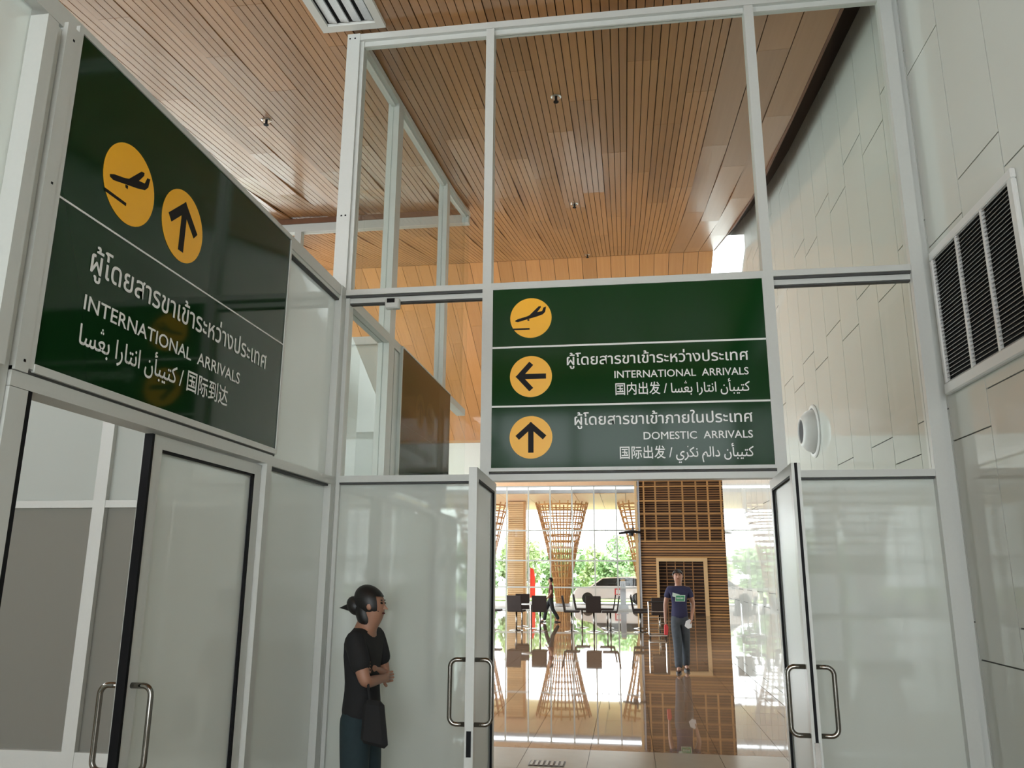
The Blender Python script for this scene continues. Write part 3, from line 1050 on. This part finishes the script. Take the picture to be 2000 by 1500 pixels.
tr = empty('luggage_trolley', (.74, 22.0, 0))
tag(tr, 'silver tubular luggage trolley beside the timber tower', 'trolley')
MB().tube([(-.22, .3, .08), (-.22, -.3, .08), (.22, -.3, .08), (.22, .3, .08)], .018, 8, True).build('deck_frame', 'chrome', tr)
for x in (-.22, .22):
    MB().tube([(x, .28, .08), (x, .34, .9)], .016, 8).build('upright', 'chrome', tr)
MB().tube([(-.22, .34, .9), (.22, .34, .9)], .02, 8).build('push_bar', 'blackmetal', tr)
for k in range(4):
    MB().tube([(-.22, .285 + k * .012, .2 + k * .15), (.22, .285 + k * .012, .2 + k * .15)], .01, 6).build('cross_bar', 'chrome', tr)
for x, y in ((-.2, -.25), (.2, -.25), (-.2, .25), (.2, .25)):
    MB().lathe([(.06, -.015), (.06, .015)], 14, lambda a, b, z, x=x, y=y: (x + z, y + a, .06 + b)).build('wheel', 'tyre', tr)

# ------------------------------------------------------------------ outside
gd = MB().box(-60, 60, 37.6, 48.5, -.4, -.02).build('ground', 'asphalt')
struct(gd, 'pale drive outside the hall', 'ground')
lw = MB().box(-60, 60, 48.5, 120, -.4, .05).build('lawn', 'grass')
struct(lw, 'bright lawn beyond the drive', 'ground')

cnp = empty('canopy', (0, 42, 0))
tag(cnp, 'peach timber canopy roof outside the hall windows', 'canopy')
box('roof', 'concrete', cnp, -16, 16, -4.4, 5.2, 5.32, 5.5)
sofm = MB().box(.01, 1.19, 0, 9.6, 0, .03).mesh('soffit_board', 'soffit')
for i in range(26):
    link('soffit_board', sofm, cnp, Matrix.Translation((-15.6 + 1.2 * i, -4.4, 5.28)))


def lattice(x, y, rb, rt, h, label, seed):
    r = empty('lattice_column', (x, y, 0))
    tag(r, label, 'column', 'woven lattice columns')
    R = lambda t: rb + (rt - rb) * t ** 1.35
    n = 20
    for k in range(n):
        a = 2 * math.pi * k / n
        pts = [((R(t)) * math.cos(a), (R(t)) * math.sin(a), t * h) for t in (0, .25, .5, .75, 1)]
        MB().tube(pts, .045, 4).build('rib', 'slat', r)
    m = 17
    for k in range(m):
        t = (k + .5) / m
        MB().tube([(R(t) * math.cos(2 * math.pi * i / 18), R(t) * math.sin(2 * math.pi * i / 18), t * h) for i in range(18)], .045, 4, True).build('ring', 'slat', r)
    MB().lathe([(rb + .1, 0), (rb + .1, .12), (rb, .14)], 16).build('foot', 'concrete', r)
    return r


lattice(-3.35, 42.0, .30, 1.38, 5.25, 'woven timber lattice column flaring upward, left of the white car', 1)
lattice(.95, 42.0, .30, 1.38, 5.25, 'woven timber lattice column half hidden behind the timber tower', 2)
lattice(-7.6, 42.0, .30, 1.38, 5.25, 'woven timber lattice column at far left behind the slatted pier', 3)

pr = empty('slatted_pier', (-5.62, 41, 0))
tag(pr, 'tall square pier clad in pale horizontal timber slats', 'pier')
box('core', 'slat', pr, -.44, .44, .02, .5, 0, 5.25)
for k in range(47):
    box('slat', 'slatlight', pr, -.46, .46, -.015, .02, .02 + k * .111, .10 + k * .111)
box('edge', 'slat', pr, .36, .48, -.04, .5, 0, 5.25)

bn = empty('red_banner', (-5.25, 45, 0))
tag(bn, 'narrow red flag banner on a pole outside', 'banner')
MB().tube([(-.17, 0, 0), (-.17, 0, 1.95)], .02, 6).build('pole', 'steel', bn)
pf = [(-.15, .3), (.14, .3), (.15, .9), (.13, 1.5), (.05, 1.85), (-.15, 1.92)]
MB().prism(pf, lambda u, v_, t: (u, t - .01 + .02 * math.sin(v_ * 4), v_), .02).build('flag', 'red', bn)
MB().lathe([(.2, 0), (.2, .05), (.05, .08)], 14, lambda x, y, z: (x - .17, y, z)).build('base', 'concrete', bn)

pl = empty('concrete_post', (-.245, 39, 0))
tag(pl, 'short grey concrete post in front of the white car', 'post')
box('shaft', 'concrete', pl, -.13, .13, -.13, .13, 0, 1.28, bevel=.015)
box('cap', 'slatlight', pl, -.1, .1, -.1, .1, 1.28, 1.36)
box('plinth', 'concrete', pl, -.24, .24, -.24, .24, 0, .2)

car = empty('car', (-.85, 45.6, 0))
tag(car, 'white hatchback car with dark windows parked outside', 'car')
body = [(-2.1, .28), (-2.12, .62), (-1.98, .82), (-1.2, .95), (-.55, 1.40), (.9, 1.47), (1.7, 1.38), (2.05, .95), (2.1, .5), (2.05, .28)]
MB().prism(body, lambda u, v_, t: (u, t - .82, v_), 1.64).build('body', 'carw', car, bevel=.05)
glz = [(-1.05, .97), (-.5, 1.36), (.85, 1.42), (1.55, 1.34), (1.72, .98)]
MB().prism(glz, lambda u, v_, t: (u, t - .835, v_), .02).build('window', 'carg', car)
MB().prism(glz, lambda u, v_, t: (u, t + .815, v_), .02).build('window', 'carg', car)
for x in (-1.35, 1.35):
    for y in (-.80, .62):
        MB().lathe([(.31, 0), (.31, .2)], 20, lambda a, b, z, x=x, y=y: (x + a, y + z - .03, .31 + b)).build('wheel', 'tyre', car)
box('lettering', 'redplastic', car, .12, .18, -.833, -.822, .45, .8)
box('lettering', 'redplastic', car, .12, .5, -.833, -.822, .78, .84)
box('lettering', 'redplastic', car, .42, .48, -.833, -.822, .40, .8)
box('lettering', 'redplastic', car, .22, .38, -.833, -.822, .5, .56)


def tree(x, y, h, rx, lab, m, seed, nl=2400):
    g = random.Random(seed)
    t = empty('tree', (x, y, 0))
    tag(t, lab, 'tree', 'trees beyond the drive')
    trunk = MB().tube([(0, 0, 0), (.05, 0, h * .3), (-.05, .05, h * .6), (0, 0, h * .85)], [.13, .10, .07, .03], 7).build('trunk', 'bark', t)
    for k in range(4):
        a = k * 1.6 + seed
        MB().tube([(0, 0, h * (.3 + .1 * k)), (math.cos(a) * rx * .6, math.sin(a) * rx * .6, h * (.5 + .1 * k))], [.05, .02], 5).build('branch', 'bark', trunk)
    mb = MB()
    cl = [(g.uniform(-.6, .6) * rx, g.uniform(-.6, .6) * rx, h * g.uniform(.25, .95), g.uniform(.3, .55) * rx) for _ in range(13)]
    for k in range(nl):
        cx, cy, cz, cr = cl[k % 13]
        d = Vector((g.gauss(0, 1), g.gauss(0, 1), g.gauss(0, 1))).normalized() * cr * g.uniform(.6, 1)
        p = Vector((cx, cy, max(.15, cz))) + d
        if p.z < .1:
            p.z = .1 + g.random() * .4
        a = Vector((g.gauss(0, 1), g.gauss(0, 1), g.gauss(0, 1))).normalized()
        b = a.orthogonal().normalized()
        s = g.uniform(.06, .14)
        mb.add([p - a * s * 1.6, p + b * s, p + a * s * 1.6, p - b * s], [(0, 1, 2, 3)])
    f = mb.build('foliage', m, t)
    f['kind'] = 'stuff'


TR = [(-4.4, 53, 3.2, 1.6, 'dark green bushy tree left of the gap between the columns', 'leaf'),
      (-2.2, 62, 3.8, 1.8, 'pale green tree behind the left lattice column', 'leaf2'),
      (-1.0, 53, 2.7, 1.3, 'green shrub-like tree right behind the car roof', 'leaf'),
      (1.2, 57.6, 3.6, 1.6, 'yellow green tree near the timber tower', 'leaf2'),
      (2.7, 53, 3.4, 1.7, 'green tree hidden partly by the timber tower', 'leaf'),
      (-7.2, 56, 3.7, 1.9, 'yellow green tree behind the slatted pier', 'leaf2'),
      (-10.2, 54, 3.6, 1.9, 'green tree at the far left beyond the drive', 'leaf'),
      (-.2, 70, 4.6, 2.0, 'tallest tree, set farthest back', 'leaf')]
for i, (x, y, h, rx, lab, m) in enumerate(TR):
    tree(x, y, h, rx, lab, m, 11 + i)


# ------------------------------------------------------------------ people
def skinned(name, pts, edges, m, parent, sub=2, root=0):
    """pts: list of (x,y,z,rx,ry)"""
    me = bpy.data.meshes.new(name)
    me.from_pydata([p[:3] for p in pts], edges, [])
    o = bpy.data.objects.new(name, me)
    C.objects.link(o)
    md = o.modifiers.new('skin', 'SKIN')
    md.use_smooth_shade = True
    md.branch_smoothing = 0.3
    for i, p in enumerate(pts):
        sv = me.skin_vertices[0].data[i]
        sv.radius = (p[3], p[4])
        sv.use_root = i == root
    sm = o.modifiers.new('sub', 'SUBSURF')
    sm.levels = sm.render_levels = sub
    bpy.context.view_layer.update()
    me2 = bpy.data.meshes.new_from_object(o.evaluated_get(bpy.context.evaluated_depsgraph_get()))
    me2.name = name
    bpy.data.objects.remove(o)
    bpy.data.meshes.remove(me)
    me2.materials.clear()
    me2.materials.append(M[m])
    for p in me2.polygons:
        p.use_smooth = True
    return link(name, me2, parent)


def ellipsoid(c, r, seg=16, rings=10, keep=None):
    mb = MB()
    vs, fs = [], []
    for i in range(rings + 1):
        th = math.pi * i / rings
        for k in range(seg):
            a = 2 * math.pi * k / seg
            vs.append((c[0] + r[0] * math.sin(th) * math.cos(a), c[1] + r[1] * math.sin(th) * math.sin(a), c[2] + r[2] * math.cos(th)))
    for i in range(rings):
        for k in range(seg):
            q = (i * seg + k, i * seg + (k + 1) % seg, (i + 1) * seg + (k + 1) % seg, (i + 1) * seg + k)
            mid = [sum(vs[j][d] for j in q) / 4 for d in range(3)]
            if keep is None or keep(*mid):
                fs.append(q)
    return mb.add(vs, fs)


root_shirt = {}


def person(label, loc, rz, scale, J, shirt, trousers, sleeve=.62, group=None, hairlen=0):
    """J: joints in a 1.70 m figure facing local -y"""
    root = empty('person', loc, rz)
    root.scale = (scale,) * 3
    tag(root, label, 'person', group)
    pts, ed = [], []

    def P(x, y, z, rx, ry=None):
        pts.append((x, y, z, rx, ry if ry else rx))
        return len(pts) - 1
    pel = P(*J['pelvis'], .108, .078)
    spi = P(*J['spine'], .115, .082)
    che = P(*J['chest'], .135, .092)
    nb = P(*J['neck'], .052, .052)
    h0 = P(*J['jaw'], .070, .078)
    h1 = P(*J['head'], .090, .098)
    h2 = P(*J['crown'], .066, .074)
    ed += [(pel, spi), (spi, che), (che, nb), (nb, h0), (h0, h1), (h1, h2)]
    for s in ('r', 'l'):
        sh = P(*J['sh' + s], .058)
        el = P(*J['el' + s], .040)
        wr_ = P(*J['wr' + s], .027)
        ed += [(che, sh), (sh, el), (el, wr_)]
        W = Vector(J['wr' + s])
        E = Vector(J['el' + s])
        d = (W - E).normalized()
        side = Vector(J.get('palm' + s, (0, -1, 0)))
        side = (side - d * side.dot(d)).normalized()
        pm = P(*(W + d * .06), .034, .018)
        ed.append((wr_, pm))
        for k, (off, ln) in enumerate(((-.027, .070), (-.009, .082), (.009, .078), (.027, .062))):
            a = W + d * .09 + side * off
            b = a + d * ln * .5
            nrm = d.cross(side)
            c_ = b + d * ln * .35 + nrm * .012
            i0, i1, i2 = P(*a, .0095), P(*b, .0085), P(*c_, .0075)
            ed += [(pm, i0), (i0, i1), (i1, i2)]
        t0 = W + d * .045 + side * -.032
        t1 = t0 + d * .035 - side * .022
        j0, j1 = P(*t0, .011), P(*t1, .009)
        ed += [(pm, j0), (j0, j1)]
        hp = P(*J['hip' + s], .088, .09)
        kn = P(*J['kn' + s], .056)
        an = P(*J['an' + s], .038)
        to = P(*J['toe' + s], .034, .024)
        ed += [(pel, hp), (hp, kn), (kn, an), (an, to)]
    skinned('body', pts, ed, 'skin', root)
    # shirt
    pts, ed = [], []
    hem = P(J['pelvis'][0], J['pelvis'][1], J['pelvis'][2] - .10, .165, .130)
    a = P(J['pelvis'][0], J['pelvis'][1], J['pelvis'][2] + .03, .156, .122)
    b = P(*J['spine'], .14, .105)
    c = P(*J['chest'], .168, .118)
    t = Vector(J['chest']).lerp(Vector(J['neck']), .84)
    n_ = P(*t, .080, .074)
    ed += [(hem, a), (a, b), (b, c), (c, n_)]
    for s in ('r', 'l'):
        sh = Vector(J['sh' + s])
        e = sh.lerp(Vector(J['el' + s]), sleeve)
        i0 = P(*sh, .074)
        i1 = P(*sh.lerp(e, .55), .068)
        i2 = P(*e, .066)
        ed += [(c, i0), (i0, i1), (i1, i2)]
    shirt_ob = skinned('shirt', pts, ed, shirt, root, root=0)
    pts, ed = [], []
    top = P(J['pelvis'][0], J['pelvis'][1], J['pelvis'][2] + .07, .140, .106)
    a = P(J['pelvis'][0], J['pelvis'][1], J['pelvis'][2] - .05, .146, .114)
    ed.append((top, a))
    for s in ('r', 'l'):
        hp, kn, an = Vector(J['hip' + s]), Vector(J['kn' + s]), Vector(J['an' + s])
        i0 = P(*(hp - Vector((0, 0, .06))), .106)
        i1 = P(*hp.lerp(kn, .6), .094)
        i2 = P(*kn, .082)
        i3 = P(*kn.lerp(an, .55), .076)
        i4 = P(*(an - Vector((0, 0, .03))), .074)
        ed += [(a, i0), (i0, i1), (i1, i2), (i2, i3), (i3, i4)]
    skinned('trousers', pts, ed, trousers, root, root=1)
    for s in ('r', 'l'):
        an, to = Vector(J['an' + s]), Vector(J['toe' + s])
        d = (to - an)
        d.z = 0
        d.normalize()
        sd = Vector((-d.y, d.x, 0))
        out = []
        for k in range(16):
            q = 2 * math.pi * k / 16
            out.append((math.cos(q) * .125 + .045, math.sin(q) * (.044 + .006 * math.cos(q))))
        shoe = MB().prism(out, lambda u, v_, w_, an=an, d=d, sd=sd: tuple(Vector((an.x, an.y, 0)) + d * u + sd * v_ + Vector((0, 0, w_))), .03).build('shoe', 'sandal', root)
        mbs = MB()
        for u0, u1 in ((.05, .085), (.10, .135)):
            prev = [(u, -.045, .03) for u in (u0, u1)] + [(u, 0, .075 if u0 < .08 else .065) for u in (u0, u1)] + [(u, .045, .03) for u in (u0, u1)]
            mbs.add([tuple(Vector((an.x, an.y, 0)) + d * u + sd * v_ + Vector((0, 0, w_))) for u, v_, w_ in prev], [(0, 1, 3, 2), (2, 3, 5, 4)])
        mbs.build('strap', 'sandal', shoe)
    # face and hair
    H = Vector(J['head'])
    up = (Vector(J['crown']) - Vector(J['jaw'])).normalized()
    fw_ = Vector(J.get('look', (0, -1, 0))).normalized()
    sd = up.cross(fw_).normalized()
    hd = empty('head_tmp')
    mw = Matrix(((sd.x, -fw_.x, up.x, H.x), (sd.y, -fw_.y, up.y, H.y), (sd.z, -fw_.z, up.z, H.z), (0, 0, 0, 1)))
    bpy.data.objects.remove(hd)

    def hpart(name, mb, m, smooth=True):
        me = mb.mesh(name, m, smooth)
        me.transform(mw)
        return link(name, me, root)
    hpart('nose', MB().add([(-.012, -.076, .012), (.012, -.076, .012), (0, -.074, .03), (-.017, -.072, -.022), (.017, -.072, -.022), (0, -.104, -.018)],
                           [(0, 2, 5), (2, 1, 5), (0, 5, 3), (1, 4, 5), (3, 5, 4)]), 'skin', False)
    for sx in (-1, 1):
        hpart('eye', ellipsoid((sx * .031, -.074, .018), (.014, .008, .007), 10, 6), 'black')
        hpart('eyebrow', ellipsoid((sx * .031, -.076, .036), (.018, .006, .004), 8, 4), 'hair')
        hpart('ear', ellipsoid((sx * .077, .0, .0), (.010, .022, .032), 10, 8), 'skin')
    hpart('mouth', ellipsoid((0, -.070, -.045), (.022, .008, .006), 10, 5), 'maroon')
    hpart('hair', ellipsoid((0, .012, .018), (.088, .102, .105), 44, 32, lambda x, y, z: (z > .055 or y > -.015 - hairlen * .4) and z > -.055 - hairlen), 'hair')
    root_shirt[root.name] = shirt_ob
    return root, hpart


BASE = dict(pelvis=(0, 0, .95), spine=(0, 0, 1.13), chest=(0, .005, 1.30), neck=(0, .01, 1.46), jaw=(0, -.015, 1.525), head=(0, -.02, 1.597), crown=(0, -.008, 1.67),
            shr=(-.165, .01, 1.385), shl=(.165, .01, 1.385), elr=(-.215, .03, 1.12), ell=(.215, .03, 1.12), wrr=(-.225, -.04, .89), wrl=(.225, -.04, .89),
            hipr=(-.085, 0, .90), hipl=(.085, 0, .90), knr=(-.095, -.02, .50), knl=(.095, -.02, .50), anr=(-.10, .02, .085), anl=(.10, .02, .085),
            toer=(-.115, -.11, .035), toel=(.115, -.11, .035))

# walking man with navy shirt
J = dict(BASE)
J.update(knr=(-.06, -.10, .50), anr=(-.055, -.16, .085), toer=(-.075, -.29, .035), knl=(.085, .02, .50), anl=(.085, .16, .10), toel=(.10, .04, .04),
         elr=(-.235, .05, 1.12), wrr=(-.245, .02, .88), ell=(.245, .06, 1.13), wrl=(.205, -.10, .93), palmr=(0, -1, 0), palml=(0, -1, 0), head=(-.004, -.02, 1.605))
man, hp_ = person('man in navy T-shirt and jeans walking towards the open doors', (.88, 14.69, 0), 0, 1.0, J, 'navy', 'jeans')


def chest_plate(name, m, pts, dy):
    MB().prism(pts, lambda u, v_, t: (u, -.128 - dy - t + abs(u - .0) ** 2 * 1.1, v_), .003).build(name, m, root_shirt[man.name])


chest_plate('print_mark', 'logow', [(-.11, 1.325), (-.02, 1.30), (.02, 1.285), (.02, 1.25), (-.08, 1.25), (-.12, 1.26)], .0)
chest_plate('print_mark', 'logow', [(-.075, 1.175), (.095, 1.175), (.105, 1.285), (-.065, 1.285)], .003)
chest_plate('print_mark', 'logo', [(-.063, 1.187), (.083, 1.187), (.092, 1.273), (-.054, 1.273)], .006)
for k in range(5):
    chest_plate('print_mark', 'logow', [(-.045 + k * .024, 1.215), (-.029 + k * .024, 1.215), (-.029 + k * .024, 1.245), (-.045 + k * .024, 1.245)], .009)

pp = empty('paper_sheet', (1.02, 14.50, .80))
tag(pp, 'folded white paper held in the left hand of the man in navy', 'paper')
MB().prism([(-.075, -.03), (-.02, -.075), (.045, -.06), (.055, .05), (.02, .085), (-.05, .05)], lambda u, v_, t: (u, t + u * .3, v_), .006).build('sheet', 'paper', pp)
rp = empty('red_pouch', (.635, 14.66, .70))
tag(rp, 'small red pouch carried in the right hand of the man in navy', 'pouch')
MB().prism([(-.035, -.09), (.03, -.10), (.045, .04), (.015, .09), (-.03, .07)], lambda u, v_, t: (u, t - .015, v_), .03).build('pouch', 'redplastic', rp, bevel=.006)

# distant walker in profile
J = dict(BASE)
J.update(knr=(-.07, -.16, .53), anr=(-.08, -.26, .09), toer=(-.09, -.39, .04), knl=(.07, .06, .50), anl=(.08, .30, .13), toel=(.09, .19, .045),
         elr=(-.2, .08, 1.12), wrr=(-.2, .02, .88), ell=(.2, .0, 1.12), wrl=(.2, -.15, .93))
person('person in a maroon top and black trousers walking past the chairs', (-2.66, 28.2, 0), math.radians(-80), .87, J, 'maroon', 'blackcloth')

# woman at the left frosted pane
J = dict(BASE)
J.update(chest=(0, .01, 1.31), neck=(0, .015, 1.435), jaw=(0, -.045, 1.495), head=(0, -.04, 1.572), crown=(0, -.02, 1.65),
         elr=(-.20, -.105, 1.13), wrr=(.02, -.115, 1.13), ell=(.2, -.06, 1.13), wrl=(.02, -.07, 1.18), palmr=(0, 0, 1), palml=(0, 0, 1),
         shr=(-.16, .0, 1.385), shl=(.16, .0, 1.385), look=(.1, -1, -.1))
woman, hw = person('woman in black T-shirt and dark jeans with tied black hair by the frosted pane', (-1.53, 4.66, 0), math.radians(84), .93, J, 'blackcloth', 'tealjeans', sleeve=.80, hairlen=.09)
hw('hair_nape', ellipsoid((0, .048, -.06), (.076, .066, .10), 18, 12), 'hair')
hw('hair_bun', ellipsoid((0, .115, -.02), (.05, .055, .06), 14, 10), 'hair')
hw('hair_bun', MB().add([(0, .14, .0), (.02, .15, -.03), (0, .225, -.045), (-.02, .15, -.03), (0, .14, -.06)], [(0, 1, 2), (0, 2, 3), (4, 2, 1), (4, 3, 2), (0, 3, 4, 1)]), 'hair', False)
bg_ = empty('shoulder_bag', (-1.40, 4.46, .84))
tag(bg_, 'black shoulder bag hanging at the side of the woman in black', 'bag')
MB().prism([(-.06, -.09), (.095, -.12), (.06, .12), (-.05, .13)], lambda u, v_, t: (u, t - .03, v_), .055).build('bag', 'blackcloth', bg_, bevel=.02)
MB().tube([(-.02, 0, .12), (-.06, .02, .34), (-.10, .06, .44)], .008, 6).build('strap', 'blackcloth', bg_)
